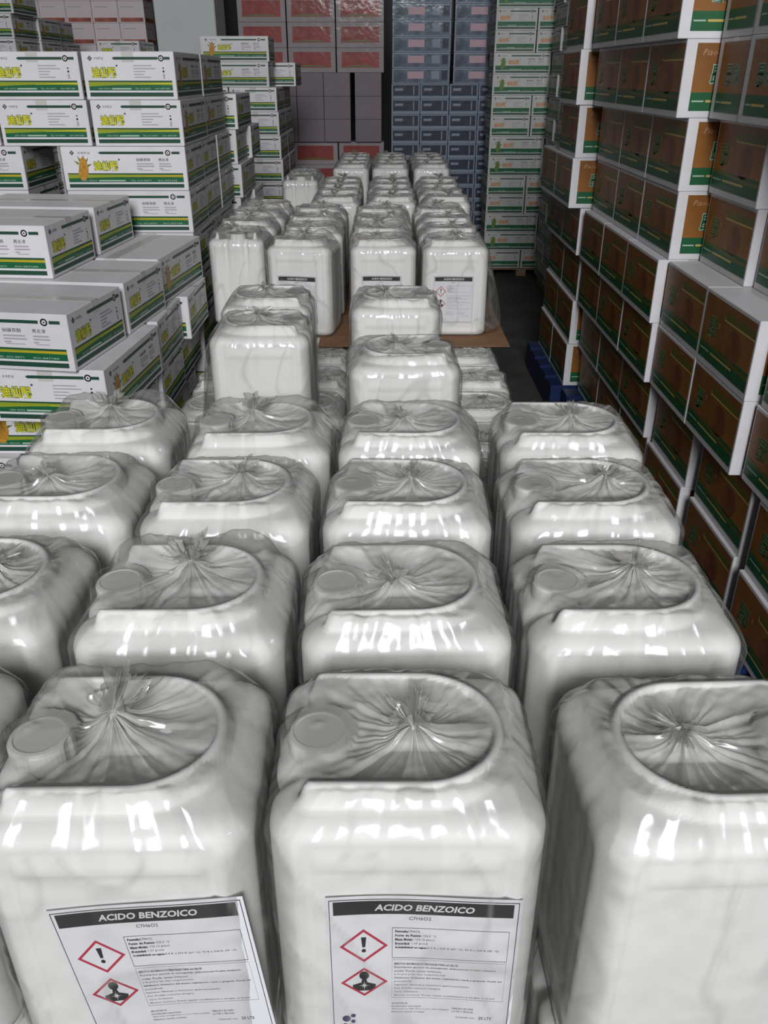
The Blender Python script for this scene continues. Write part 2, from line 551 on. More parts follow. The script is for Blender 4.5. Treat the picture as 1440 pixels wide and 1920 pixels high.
make_kind('green', 0.53, 0.375, 0.1750, M['carton_white'], art_green)
make_kind('plant', 0.53, 0.375, 0.1750, M['carton_shaded'], art_green, text='orange')
make_kind('orange', 0.455, 0.285, 0.2560, M['carton_white'], art_orange)
make_kind('red', 0.50, 0.28, 0.232, M['grey_carton'], art_red, tape=False)
make_kind('mauve', 0.50, 0.285, 0.224, M['mauve_carton'], art_mauve, tape=False)
make_kind('blue', 0.585, 0.292, 0.139, M['blue_carton'], art_blue, tape=False)
make_kind('pink', 0.40, 0.275, 0.20, M['pink_carton'], art_pink, tape=False)
NAMES = {'green': 'green_band_carton', 'plant': 'plant_print_carton', 'orange': 'orange_panel_carton', 'red': 'red_panel_carton',
         'mauve': 'mauve_carton', 'blue': 'blue_carton', 'pink': 'pink_carton'}


def carton(key, x, y, z, rz, label, group, tape=True, jit=1.0):
    me, am, tm, L, D, H = KIND[key]
    o = link(NAMES[key], me)
    o.location = (x + random.uniform(-0.001, 0.001) * jit, y + random.uniform(-0.001, 0.001) * jit, z)
    o.rotation_euler = (0, 0, R(rz + random.uniform(-0.12, 0.12) * jit))
    tag(o, label, 'carton', group)
    link('printed_artwork', am, o)
    if tm and tape:
        link('packing_tape', tm, o)
    return o


def corner(key, cx, cy, rz, which='right'):
    """centre of a carton from its near corner (the one nearest the camera, on the aisle side);
    rz is the carton's yaw; which tells on which side of the carton the aisle lies"""
    L, D = KIND[key][3], KIND[key][4]
    # half sizes along world-ish axes for yaw near 0 or near +-90
    q = round(rz / 90.0)
    small = R(rz - 90 * q)
    hx, hy = (L / 2, D / 2) if q % 2 == 0 else (D / 2, L / 2)
    dx, dy = (-hx, hy) if which == 'right' else (hx, hy)
    return cx + dx * math.cos(small) - dy * math.sin(small), cy + dx * math.sin(small) + dy * math.cos(small)


# ------------------------------------------------------------------ the building
mb = MB(); mb.box(-6, 5, -7.4, 12.2, -0.1, 0, M['concrete']); struct('floor', mb)
mb = MB(); mb.box(-6.1, 5.1, -7.5, 12.3, 8.8, 8.9, M['roof']); struct('ceiling', mb)
mb = MB(); mb.box(-6, 5, 12.0, 12.2, 0, 8.8, M['wall']); struct('wall_back', mb)
mb = MB(); mb.box(-6.2, -6, -7.4, 12.2, 0, 8.8, M['wall']); struct('wall_left', mb)
mb = MB(); mb.box(5, 5.2, -7.4, 12.2, 0, 8.8, M['wall']); struct('wall_right', mb)
mb = MB()  # wall pieces around the made-up high opening for the added daylight
mb.box(-6, -2.25, -7.4, -7.2, 0, 8.8, M['wall'])
mb.box(2.45, 5, -7.4, -7.2, 0, 8.8, M['wall'])
mb.box(-2.25, 2.45, -7.4, -7.2, 7.9, 8.8, M['wall'])
mb.box(-2.25, 2.45, -7.4, -7.2, 0, 3.9, M['wall'])
struct('wall_front', mb)
mb = MB(); mb.box(-2.15, -1.58, 9.05, 9.6, 0, 8.8, M['pillar'], 0.01)
tag(mb.build('trim_1'), kind='structure')
# steel roof column with flanges in the dark gap
mb = MB()
mb.box(-1.40, -1.20, 10.6, 10.615, 0, 8.8, M['steel'])
mb.box(-1.40, -1.20, 10.785, 10.8, 0, 8.8, M['steel'])
mb.box(-1.307, -1.293, 10.615, 10.785, 0, 8.8, M['steel'])
struct('trim_2', mb)


def pallet(x0, x1, y0, y1, h, mat, label, group=None, name='pallet'):
    e = empty(name, ((x0 + x1) / 2, (y0 + y1) / 2, 0))
    tag(e, label, 'pallet', group)
    w, d = x1 - x0, y1 - y0
    n = max(4, int(d / 0.16))
    bw = d / n * 0.78
    m1 = MB(); m1.box(-w / 2, w / 2, -bw / 2, bw / 2, h - 0.022, h, mat); dm = m1.mesh('deck_board')
    for i in range(n):
        o = link('deck_board', dm, e)
        o.location = (0, -d / 2 + bw / 2 + (d - bw) * i / (n - 1), 0)
    m2 = MB(); m2.box(-0.05, 0.05, -d / 2, d / 2, 0, h - 0.022, mat, 0.004); bm = m2.mesh('bearer')
    for s in (-1, 0, 1):
        o = link('bearer', bm, e)
        o.location = (s * (w / 2 - 0.05), 0, 0)
    return e


# ------------------------------------------------------------------ orange cartons, right of the aisle
OB, OP = 0.172, 0.2568      # base height, row pitch
ORD = ['topmost', 'second', 'third', 'fourth', 'fifth', 'sixth', 'seventh', 'eighth', 'ninth', 'tenth', 'eleventh', 'twelfth', 'thirteenth', 'fourteenth', 'fifteenth', 'sixteenth', 'seventeenth', 'eighteenth']
NTH = ['first', 'second', 'third', 'fourth', 'fifth', 'sixth', 'seventh', 'eighth', 'ninth', 'tenth', 'eleventh', 'twelfth'] + ['%dth' % q for q in range(13, 30)]


def course(k, n):
    """words for course k (0 = lowest) of n"""
    d = n - 1 - k
    return 'top course' if d == 0 else '%s course down' % ORD[d]


def oz(k):
    return OB + OP * k


G_O = 'orange cartons along the aisle'


def orange_run(k, xface, ystart, words, pitch=0.459):
    """cartons long side to the aisle, the first at its near end ystart, going away"""
    for i, w in enumerate(words):
        carton('orange', xface + 0.285 / 2, ystart + pitch * i + 0.4555 / 2, oz(k), -90, w, G_O)


mid_x = {0: 1.17, 1: 1.15, 2: 1.115, 3: 1.10, 4: 1.138, 5: 1.135, 6: 1.085, 7: 1.05}
for k in range(8):
    c = course(k, 8)
    orange_run(k, mid_x[k], 3.42, ['orange carton with exposed end, %s of the middle orange block' % c,
                                   'orange carton beside the exposed-end carton, %s of the middle orange block' % c,
                                   'orange carton bordering the far block, %s of the middle orange block' % c])
    fx = (1.02 if k >= 4 else 1.105) + 0.012 * ((k * 7) % 3 - 1)
    orange_run(k, fx, 4.86 + 0.01 * (k % 2), ['orange carton with exposed end, %s of the far orange block' % c,
                                              'orange carton farthest down the aisle, %s of the far orange block' % c][:1 if k >= 5 else 2])
for k in (0, 1):
    for i, ys in enumerate((2.92, 2.39, 1.86, 1.33)):
        orange_run(k, 1.16 + 0.01 * (i % 2) + 0.015 * k, ys, ['orange carton, %s of the shaded base, %s out from the middle orange block' % ('upper course' if k else 'lowest course', NTH[i])])
for k in (2, 3):
    c = 'upper' if k == 3 else 'lower'
    orange_run(k, 1.137, 2.485, ['orange carton with a bright white edge, %s course of the grey topped ledge' % c,
                                 'orange carton joining the middle block, %s course of the grey topped ledge' % c])
    orange_run(k, 1.172, 2.02 - 0.02 * k + 0.03, ['orange carton past the bright white edge, %s course of the grey topped ledge' % c])
    orange_run(k, 1.165, 1.52, ['orange carton at the outer end, %s course of the grey topped ledge' % c])
for k in (4, 5):
    c = 'directly on the grey ledge' if k == 4 else 'second course above the grey ledge'
    orange_run(k, 1.245 + 0.01 * (5 - k), 2.94, ['orange carton set back, %s, beside the middle orange block' % c])
    orange_run(k, 1.285, 2.47, ['orange carton set back, %s, second from the middle orange block' % c])
    orange_run(k, 1.285, 2.00, ['orange carton set back, %s, third from the middle orange block' % c])
for k in (6, 7):
    for i in range(5):
        carton('orange', 1.20 + 0.4555 / 2 - 0.004 * i, 3.40 - 0.1425 - 0.290 * i, oz(k), 180,
               'orange carton, short end to aisle, %s, %s from the middle orange block' % (course(k, 8), NTH[i]), G_O)
for k in range(4):
    for i, ys in enumerate((1.6, 2.06, 2.52, 2.98)):
        carton('orange', 1.172 + 0.30 + 0.1425, ys + 0.2278, oz(k), -90, 'orange carton hidden in the inner row of the orange wall', 'inner orange cartons')

pallet(1.08, 2.0, 3.45, 4.80, OB, M['pallet_blue'], 'blue pallet under the middle block of orange cartons')
pallet(1.06, 2.0, 1.30, 3.40, OB, M['pallet_blue'], 'blue pallet under the outer block of orange cartons')
pallet(1.02, 2.0, 4.86, 5.80, OB, M['pallet_blue'], 'blue pallet under the far block of orange cartons')

# ------------------------------------------------------------------ white and green cartons, left of the aisle
GB, GP = 0.175, 0.1765
G_G = 'white green-band cartons'


def gz(k):
    return GB + GP * k


def green_at(cx, cy, k, rz, label, which='right', key='green', jit=1.0):
    x, y = corner(key, cx, cy, rz, which)
    return carton(key, x, y, gz(k), rz, label, G_G, jit=jit)


W = 'green-band carton'
# block B: faces the camera at y = 3.84
for k in range(10):
    c = course(k, 10) + ' of the tall stack'
    if k in (9, 8, 5, 4, 1, 0):
        xs = -0.845 - (0.006 if k == 9 else 0)
        for i in range(3):
            green_at(xs - 0.392 * i, 3.84 + 0.01 * i, k, 90, '%s, short side out, %s, %s from aisle' % (W, c, NTH[i]))
        green_at(-0.848, 4.378, k, 90, '%s on the shaded flank, %s' % (W, c))
    else:
        green_at(-0.845, 3.84, k, 0, 'corn-print carton, long side forward, %s, at aisle' % c)
        green_at(-0.845 - 0.70, 3.85, k, 0, 'corn-print carton, long side forward, %s, off the aisle' % c)
        for i in range(2):
            green_at(-0.848 + 0.004 * i, 4.22 + 0.379 * i, k, 0, '%s on the flank, %s, %s row' % (W, c, NTH[i]))
pallet(-2.15, -0.87, 3.86, 4.95, GB, M['pallet_wood'], 'wooden pallet under the tall stack of white cartons', 'wooden pallets under white cartons')

# block A: near, low, loose
green_at(-1.137, 2.905, 6, -5, W + ' askew on top of the loose pile, bright long side and emblem forward', jit=0)
green_at(-1.105, 3.335, 6, -5, W + ' on top of the loose pile, against the tall stack', jit=0)
green_at(-0.934, 2.43, 5, -8, W + ' with bright long side, directly below the askew top one', jit=0)
green_at(-0.882, 2.845, 5, -6, W + ' behind the bright long-sided one, second course of the loose pile', jit=0)
for i, (x, y, a) in enumerate(((-1.50, 2.51, -6), (-1.46, 2.93, -4), (-1.43, 3.33, -3))):
    green_at(x, y, 5, a, W + ' in the inner file, second course of the loose pile, %s row' % NTH[i], jit=0)
green_at(-0.862, 3.252, 5, 84, 'white corn-print carton twisted out over the aisle on the loose pile', jit=0)
green_at(-0.858, 2.45, 4, 86, W + ' with yellow lettering forward, third course of the loose pile, at the aisle', jit=0)
green_at(-0.83, 3.014, 4, 0, W + ' below the twisted one, third course of the loose pile', jit=0)
green_at(-0.80, 3.40, 4, 0, W + ' pushed out with a white edge, below the twisted one', jit=0)
for i in range(2):
    green_at(-1.262 - 0.40 * i, 2.45 + 0.02 * i, 4, 88, W + ', third course of the loose pile, %s file from the aisle' % NTH[i + 1], jit=0)
    green_at(-1.375, 3.06 + 0.392 * i, 4, 0, W + ' inside the third course of the loose pile, %s row' % NTH[i + 1], jit=0)
for k in range(4):
    c = course(k, 7) + ' of the loose pile'
    if k % 2:
        for i in range(3):
            green_at(-0.85 + 0.012 * (i % 2), 2.62 + 0.385 * i, k, 0, W + ', %s, aisle file, %s row' % (c, NTH[i]))
            green_at(-1.41, 2.62 + 0.39 * i, k, 0, W + ', %s, inner file, %s row' % (c, NTH[i]))
    else:
        for i in range(2):
            for j in range(3):
                green_at(-0.86 - 0.39 * j, 2.58 + 0.56 * i, k, 90, W + ', %s, %s file, %s row' % (c, NTH[j], NTH[i]))
pallet(-2.0, -0.88, 2.60, 3.78, GB, M['pallet_wood'], 'wooden pallet under the low loose pile of white cartons', 'wooden pallets under white cartons')

# block C
for k in range(9):
    c = course(k, 9)
    if k % 2 == 0:
        green_at(-0.80, 5.02, k, 90, '%s, long side to aisle, %s behind the tall stack' % (W, c))
    else:
        green_at(-0.815, 5.02, k, 0, '%s, short side to aisle, %s directly behind the tall stack' % (W, c))
        green_at(-0.79, 5.41, k, 0, '%s, short side to aisle, %s, second behind the tall stack' % (W, c))
pallet(-1.35, -0.83, 5.03, 5.75, GB, M['pallet_wood'], 'wooden pallet under the stack behind the tall white stack', 'wooden pallets under white cartons')

# block D
for k in range(11):
    c = course(k, 11) + ' of the stack before red-panel cartons'
    if k >= 9:
        green_at(-0.897 - 0.01 * (k == 9), 7.40, k, 0, 'white corn-print carton, %s' % c)
        if k == 9:
            green_at(-0.74, 7.86, k, 90, '%s poking out behind the corn-print ones, %s' % (W, 'before the red-panel cartons'))
    else:
        xr = -0.855 + 0.012 * (8 - k) * 0.6
        green_at(xr, 7.40, k, 90, '%s at the aisle, %s' % (W, c))
        green_at(xr - 0.385, 7.40, k, 90, '%s inside, %s' % (W, c))
        green_at(xr, 7.95, k, 90, '%s at the back, %s' % (W, c))
pallet(-1.62, -0.83, 7.42, 8.48, GB, M['pallet_wood'], 'wooden pallet under the stack before the red-panel cartons', 'wooden pallets under white cartons')

# block E, far left, taller than the camera
for k in range(13):
    c = course(k, 13) + ' of the stack by pink cartons'
    if k == 12:
        green_at(-3.02, 7.9, k, 90, '%s at the corner, %s' % (W, c))
        green_at(-3.41, 7.9, k, 90, '%s inside, %s' % (W, c))
    else:
        green_at(-3.05, 7.9, k, 90, '%s at the corner, %s' % (W, c))
        green_at(-3.44, 7.9, k, 90, '%s inside, %s' % (W, c))
        green_at(-3.03, 8.45, k, 90, '%s on the flank, %s' % (W, c))
        green_at(-3.04, 9.0, k, 0 if k % 2 else 90, '%s at the back, %s' % (W, c))
for k in range(11):
    green_at(-2.17 - 0.01 * (k % 2), 8.45, k, 90, '%s, %s of the narrow stack by the pale pillar' % (W, course(k, 11)))
pallet(-3.75, -3.06, 7.92, 9.45, GB, M['pallet_wood'], 'wooden pallet under the far stack near the pink cartons', 'wooden pallets under white cartons')
pallet(-2.54, -2.18, 8.47, 8.97, GB, M['pallet_wood'], 'wooden pallet under the narrow stack by the pale pillar', 'wooden pallets under white cartons')

# ------------------------------------------------------------------ stacks along the back
pz = 0.12
for k in range(13):
    for i in range(5):
        carton('pink', -2.55 - 0.1375 - 0.279 * i, 10.5, pz + 0.2015 * k, 90,
               'pale pink carton with rust band, %s, %s from the pale pillar' % (course(k, 13), NTH[i]), 'pale pink cartons')
pallet(-3.95, -2.55, 10.31, 10.69, pz, M['pallet_wood'], 'wooden pallet under the pale pink cartons', 'wooden pallets along the back')

# red panel cartons over mauve cartons
rx0 = -1.525
z = 0.257
for k in range(4):
    for i in range(3):
        carton('red', rx0 + 0.25 + 0.512 * i, 10.2, z, 0, 'grey carton with red panel, %s below the mauve cartons, %s from the blue stack' % (NTH[3 - k] + ' course', NTH[2 - i]), 'red-panel cartons')
    z += 0.2335
for k in range(3):
    for i in range(5):
        gap = 0.045 if i == 4 else 0
        carton('mauve', rx0 + 0.15 + 0.290 * i + gap, 10.26, z, 90, 'plain mauve carton, %s of mauve ones, %s from the blue stack' % (course(k, 3), NTH[4 - i]), 'mauve cartons')
    z += 0.2255
for k in range(5):
    for i in range(3):
        carton('red', rx0 + 0.25 + 0.512 * i, 10.2 + (0.02 if i == 2 else 0), z, 0, 'grey carton with red panel, %s above the mauve cartons, %s from the blue stack' % (NTH[k] + ' course', NTH[2 - i]), 'red-panel cartons')
    z += 0.2335
pallet(rx0, rx0 + 1.55, 10.03, 10.5, 0.257, M['pallet_wood'], 'wooden pallet under the red panel cartons', 'wooden pallets along the back')

# blue cartons
bz, bp_ = 0.08, 0.1405
bx0 = 0.075
for k in range(18):
    zz = bz + bp_ * k
    if k >= 12:
        for i in range(2):
            carton('blue', bx0 + 0.30 + 0.62 * i, 9.7, zz, 0, 'blue carton with rose panel, %s, %s from the red-panel stack' % (course(k, 18), NTH[i]), 'blue cartons')
    else:
        for i in range(4):
            carton('blue', bx0 + 0.148 + 0.298 * i, 9.84, zz, 90, 'blue carton with navy end, %s, %s from the red-panel stack' % (course(k, 18), NTH[i]), 'blue cartons')
pallet(bx0, bx0 + 1.2, 9.56, 10.1, bz, M['pallet_wood'], 'wooden pallet under the blue cartons', 'wooden pallets along the back')

# white cartons with plant print, back right
wz0 = 0.088
for k in range(15):
    zz = wz0 + GP * k
    c = course(k, 15)
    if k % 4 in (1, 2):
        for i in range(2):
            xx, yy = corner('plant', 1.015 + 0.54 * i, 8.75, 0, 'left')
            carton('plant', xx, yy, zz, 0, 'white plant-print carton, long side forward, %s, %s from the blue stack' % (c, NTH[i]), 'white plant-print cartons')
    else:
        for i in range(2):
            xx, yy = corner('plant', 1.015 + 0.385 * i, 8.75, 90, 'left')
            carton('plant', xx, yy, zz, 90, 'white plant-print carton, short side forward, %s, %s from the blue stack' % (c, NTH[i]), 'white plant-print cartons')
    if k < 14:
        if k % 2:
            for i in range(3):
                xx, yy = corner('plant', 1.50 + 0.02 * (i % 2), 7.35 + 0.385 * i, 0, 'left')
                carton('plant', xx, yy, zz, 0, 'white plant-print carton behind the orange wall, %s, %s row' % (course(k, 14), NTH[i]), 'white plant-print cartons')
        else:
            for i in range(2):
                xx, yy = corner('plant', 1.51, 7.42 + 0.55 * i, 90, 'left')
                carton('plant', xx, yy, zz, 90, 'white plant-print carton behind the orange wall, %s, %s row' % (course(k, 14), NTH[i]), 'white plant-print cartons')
pallet(1.03, 1.8, 8.77, 9.25, wz0, M['pallet_wood'], 'wooden pallet under the back right white stack', 'wooden pallets along the back')
pallet(1.53, 2.05, 7.37, 8.48, wz0, M['pallet_wood'], 'wooden pallet behind the orange cartons', 'wooden pallets along the back')

# ------------------------------------------------------------------ jerrycans
CW, CD, CH = 0.282, 0.252, 0.400


def sm(a, b, x):
    t = max(0.0, min(1.0, (x - a) / (b - a)))
    return t * t * (3 - 2 * t)


def rrect(a, b, r, n):
    """points and normals on a rounded rectangle, evenly spaced by arc length, starting at (+a,0)"""
    segs = []
    straight = [(a, 0, 0), ]
    per = [b - r, math.pi * r / 2, 2 * (a - r), math.pi * r / 2, 2 * (b - r), math.pi * r / 2, 2 * (a - r), math.pi * r / 2, b - r]
    tot = sum(per)
    out = []
    for i in range(n):
        s = tot * i / n
        k = 0
        while s > per[k]:
            s -= per[k]
            k += 1
        if k == 0: p = (a, s, 1, 0)
        elif k == 1: t = s / r; p = (a - r + r * math.cos(t), b - r + r * math.sin(t), math.cos(t), math.sin(t))
        elif k == 2: p = (a - r - s, b, 0, 1)
        elif k == 3: t = s / r + math.pi / 2; p = (-a + r + r * math.cos(t), b - r + r * math.sin(t), math.cos(t), math.sin(t))
        elif k == 4: p = (-a, b - r - s, -1, 0)
        elif k == 5: t = s / r + math.pi; p = (-a + r + r * math.cos(t), -b + r + r * math.sin(t), math.cos(t), math.sin(t))
        elif k == 6: p = (-a + r + s, -b, 0, -1)
        elif k == 7: t = s / r + 1.5 * math.pi; p = (a - r + r * math.cos(t), -b + r + r * math.sin(t), math.cos(t), math.sin(t))
        else: p = (a, -b + r + s, 1, 0)
        out.append(p)
    return out


def d_sdf(x, y):
    return abs(y) - 0.082 if x < 0.015 else math.hypot(x - 0.015, y) - 0.082


def can_top(x, y):
    sd = d_sdf(x, y)
    inner, outer = 0.352, 0.3735
    t = sm(-0.016, 0.000, sd)
    z = inner + (outer - inner) * t
    fade = sm(-0.128, -0.098, x)
    z += 0.0265 * math.exp(-((sd - 0.002) / 0.0095) ** 4) * fade * (1 - 0.35 * t * 0)
    return z


NB = 176
ring0 = rrect(CW / 2, CD / 2, 0.045, NB)


def side_inset(x, y, nx, ny, z):
    d = 0.0
    if abs(ny) > 0.9:       # broad faces: framed panel, two horizontal ribs
        pan = sm(0.112, 0.104, abs(x)) * sm(0.022, 0.032, z) * sm(0.362, 0.348, z)
        d += 0.0050 * pan
        edge = math.exp(-((abs(x) - 0.100) / 0.0035) ** 2) * sm(0.03, 0.05, z) * sm(0.345, 0.33, z)
        d += 0.0030 * edge
        for zc in (0.334, 0.322):
            d -= 0.0042 * math.exp(-((z - zc) / 0.0036) ** 2) * sm(0.098, 0.088, abs(x))
    if abs(nx) > 0.9:       # narrow ends: centre column between two grooves deepening upwards
        g = math.exp(-((abs(y) - 0.044) / 0.011) ** 2) * (1.0 if nx < 0 else 0.25)
        d += g * (0.004 + (0.018 if nx < 0 else 0.0) * sm(0.20, 0.375, z)) * sm(0.03, 0.07, z)
        d += 0.003 * sm(0.088, 0.08, abs(y)) * sm(0.03, 0.05, z) * sm(0.34, 0.32, z)
    return d


def make_container():
    V, F = [], []
    prof = [(0.022, 0.0), (0.010, 0.0015), (0.003, 0.006), (0.0, 0.014)]
    nz_ = 46
    prof += [(0.0, 0.014 + (0.345 - 0.014) * (i + 1) / nz_) for i in range(nz_)]
    for i in range(1, 8):
        t = math.pi / 2 * i / 7
        prof.append((0.029 * (1 - math.cos(t)), 0.345 + 0.0285 * math.sin(t)))
    for ins, z in prof:
        for (x, y, nx, ny) in ring0:
            d = ins + side_inset(x, y, nx, ny, z)
            V.append((x - nx * d, y - ny * d, z))
    base = V[-NB:]
    ns = 34
    for k in range(1, ns):
        s = 1 - k / ns
        for (x, y, z) in base:
            px, py = x * s, y * s
            w = sm(0, 0.08, 1 - s)
            V.append((px, py, z * (1 - w) + can_top(px, py) * w))
    rings = len(V) // NB
    for r in range(rings - 1):
        for i in range(NB):
            j = (i + 1) % NB
            F.append((r * NB + i, r * NB + j, (r + 1) * NB + j, (r + 1) * NB + i))
    F.append(tuple(range((rings - 1) * NB, rings * NB)))
    F.append(tuple(reversed(range(NB))))
    b = MB()
    b.raw(V, F, M['hdpe'])
    return b.mesh('container', True)


def make_handle():
    V, F = [], []
    n, m_ = 18, 12
    for i in range(n + 1):
        t = i / n
        x = -0.058 + 0.150 * t
        lift = sm(0, 0.22, t)
        zc = 0.344 + 0.036 * lift
        for k in range(m_):
            a = 2 * math.pi * k / m_
            ca, sa = math.cos(a), math.sin(a)
            V.append((x, 0.018 * math.copysign(abs(ca) ** 0.6, ca), zc + 0.009 * math.copysign(abs(sa) ** 0.6, sa)))
    for i in range(n):
        for k in range(m_):
            j = (k + 1) % m_
            F.append((i * m_ + k, (i + 1) * m_ + k, (i + 1) * m_ + j, i * m_ + j))
    F.append(tuple(range(m_)))
    F.append(tuple(reversed(range(n * m_, (n + 1) * m_))))
    b = MB()
    b.raw(V, F, M['hdpe'])
    return b.mesh('handle', True)


def make_cap():
    b = MB()
    V, F = [], []
    n = 40
    prof = [(0.030, 0.360), (0.030, 0.366), (0.0335, 0.367), (0.0335, 0.392), (0.031, 0.396), (0.0275, 0.397), (0.026, 0.3955)]
    for q, (r, z) in enumerate(prof):
        for i in range(n):
            a = 2 * math.pi * i / n
            rr = r
            if q in (2, 3):
                rr = r * (0.97 + 0.03 * (1 if (i // 2) % 5 < 4 else -1.6))
            V.append((-0.094 + rr * math.cos(a), -0.006 + rr * math.sin(a), z))
    for r in range(len(prof) - 1):
        for i in range(n):
            j = (i + 1) % n
            F.append((r * n + i, r * n + j, (r + 1) * n + j, (r + 1) * n + i))
    F.append(tuple(range((len(prof) - 1) * n, len(prof) * n)))
    b.raw(V, F, M['cap'])
    return b.mesh('cap')


def make_bag(seed, knot=(0.0, 0.0), loose=0.0, tuft=1.0, flare=0.0, back=0.0, press=False, skirt=0.0):
    """film bag: hugs the sides, gathers over the top into a tied knot with a flared tuft"""
    rnd = random.Random(seed)
    n = 224
    ring = rrect(CW / 2, CD / 2, 0.045, n)
    V, Hz = [], []
    nn = lambda x, y, z, s: noise.noise(Vector((x * s + seed * 3.1, y * s + seed * 1.7, z * s)))
    ph = [rnd.uniform(0, 6.28) for _ in range(8)]
    fr = [rnd.randint(5, 9), rnd.randint(11, 16), rnd.randint(19, 27), rnd.randint(31, 42)]

    def pleat(i):
        a = 2 * math.pi * i / n
        return (0.45 * math.sin(fr[0] * a + ph[0]) + 0.35 * math.sin(fr[1] * a + ph[1] + 0.8 * math.sin(3 * a + ph[4]))
                + 0.3 * math.sin(fr[2] * a + ph[2] + 1.2 * math.sin(2 * a + ph[5])) + 0.2 * math.sin(fr[3] * a + ph[3] + 1.5 * math.sin(4 * a + ph[6])))
    P = [pleat(i) for i in range(n)]
    wedge = []
    for i in range(n):
        a = 2 * math.pi * i / n
        w = noise.noise(Vector((math.cos(a) * 2.2 + seed, math.sin(a) * 2.2, seed * 0.37)))
        w2 = noise.noise(Vector((math.cos(a) * 6 + seed, math.sin(a) * 6, seed * 0.77)))
        wedge.append(sm(-0.02, 0.06, w + 0.6 * w2))

    def crease(x, y, z, s, sx=1.0):
        return 0.30 - abs(nn(x * sx, y * sx, z, s))
    levels = 44
    zmax = 0.350
    for k in range(levels + 1):
        t = k / levels
        z = 0.003 + (zmax - 0.003) * t
        for i, (x, y, nx, ny) in enumerate(ring):
            fold = 0.5 + 0.5 * nn(x, y, z * 0.3, 11)
            # long slanting creases pulled from the knot down the faces
            cr = crease(x + 0.25 * z, y + 0.25 * z, z * 0.35, 13)
            cr2 = crease(x, y, z * 0.9, 30)
            off = 0.0022 + (0.003 + 0.008 * loose) * fold + 0.0055 * max(cr, 0.02) + (0.0022 + 0.0016 * sm(0.6, 1.0, t)) * cr2 + (0.0006 + 0.0014 * sm(0.6, 1.0, t)) * crease(x, y, z, 62)
            off += 0.0014 * P[i] * sm(0.6, 1.0, t)
            off += flare * (1 - t) ** 1.3 * max(0, nn(nx * 0.1, ny * 0.1, 0.2, 9) + 0.55)
            if skirt:      # loose film hanging off one side
                off += skirt * max(0.0, nx) * (sm(0.0, 0.12, t) * (1 - t) ** 0.8) * (0.9 + 0.9 * nn(0, y, z * 0.15, 24))
            if t < 0.04:
                off -= 0.006
            V.append((x + nx * max(off, 0.0016), y + ny * max(off, 0.0016), z))
            Hz.append(0.03 + 0.05 * fold + 0.20 * sm(0.23, 0.30, cr) + 0.05 * sm(0.6, 1, t) * wedge[i])
    base = V[-n:]
    kx, ky = knot
    ns = 52
    for k in range(1, ns + 1):
        s = max(1 - k / ns, 0.035)
        tt = 1 - s
        for i in range(n):
            bx, by, bz_ = base[i]
            px = kx + (bx - kx) * s
            py = ky + (by - ky) * s
            q_ = min(1.0, tt / 0.30)
            rise = zmax + (0.4015 - zmax) * (0.62 * math.sin(math.pi / 2 * min(1.0, q_ / 0.7)) ** 0.75 + 0.38 * sm(0.35, 0.95, q_))
            sag = 0.008 * math.sin(math.pi * max(0.0, min(1.0, (tt - 0.25) / 0.75))) * (0.7 + 0.5 * nn(px, py, 0, 8))
            inx, iny = CW / 2 - 0.029, CD / 2 - 0.029
            ztop = can_top(px, py) + 0.0042 if abs(px) < inx and abs(py) < iny else 0
            if math.hypot(px + 0.094, py + 0.006) < 0.042:
                ztop = max(ztop, 0.4015)
            amp = 0.0010 + 0.0040 * sm(0.25, 0.95, tt)
            cr = crease(px, py, 0, 17)
            zz = rise - sag * sm(0.25, 0.45, tt) + amp * P[i] + 0.0045 * cr + 0.0036 * crease(px, py, 0.3, 36) + 0.0020 * crease(px, py, 0.7, 64)
            zz += 0.008 * sm(0.80, 0.965, tt)
            if back:
                zz += back * sm(0.0, 0.09, py - 0.02) * sm(0.02, 0.2, tt) * (0.55 + 0.9 * nn(px, 0, 0, 14)) * sm(0.9, 0.4, tt)
            zz = max(zz, ztop)
            if press:
                zz = min(zz, 0.4065)
            sw = 0.0040 * sm(0.3, 0.9, tt) * math.cos(fr[1] * 2 * math.pi * i / n + ph[1])
            px += -(by - ky) * sw * 6 * s
            py += (bx - kx) * sw * 6 * s
            V.append((px, py, zz))
            inside = sm(0.16, 0.34, tt)
            h = 0.07 + 0.05 * wedge[i] + inside * (0.15 + 0.30 * wedge[i]) + 0.22 * sm(0.72, 0.97, tt) + 0.10 * sm(0.24, 0.30, cr)
            touch = 1 - sm(0.006, 0.014, zz - can_top(px, py)) if ztop else 0.0
            Hz.append(min(0.8, h * (1 - 0.7 * touch)))
    lean = (rnd.uniform(-0.6, 0.6), rnd.uniform(-0.2, 0.8))
    zt = sum(v[2] for v in V[-n:]) / n
    nt_ = 10
    hh = 0.0 if press else 0.014 * tuft
    for k in range(1, nt_ + 1):
        t = k / nt_
        r = 0.0045 + 0.017 * tuft * sm(0.1, 1.0, t)
        for i in range(n):
            a = 2 * math.pi * i / n
            rr = r * (1 + 0.75 * P[i] * sm(0.1, 0.7, t))
            bx, by, _ = base[i]
            an = math.atan2(by, bx)
            ragged = 1 + 0.45 * math.sin(3 * a + ph[7]) * t
            zz = zt + hh * t * ragged + (0.002 * t if press else 0)
            V.append((kx + lean[0] * 0.03 * t * tuft + rr * math.cos(an), ky + lean[1] * 0.03 * t * tuft + rr * math.sin(an), min(zz, 0.4085) if press else zz))
            Hz.append(0.45 - 0.2 * t)
    rings = len(V) // n
    F = []
    for r in range(rings - 1):
        for i in range(n):
            j = (i + 1) % n
            F.append((r * n + i, r * n + j, (r + 1) * n + j, (r + 1) * n + i))
    me = bpy.data.meshes.new('plastic_bag')
    me.from_pydata(V, [], F)
    me.materials.append(M['film'])
    me.polygons.foreach_set('use_smooth', [True] * len(F))
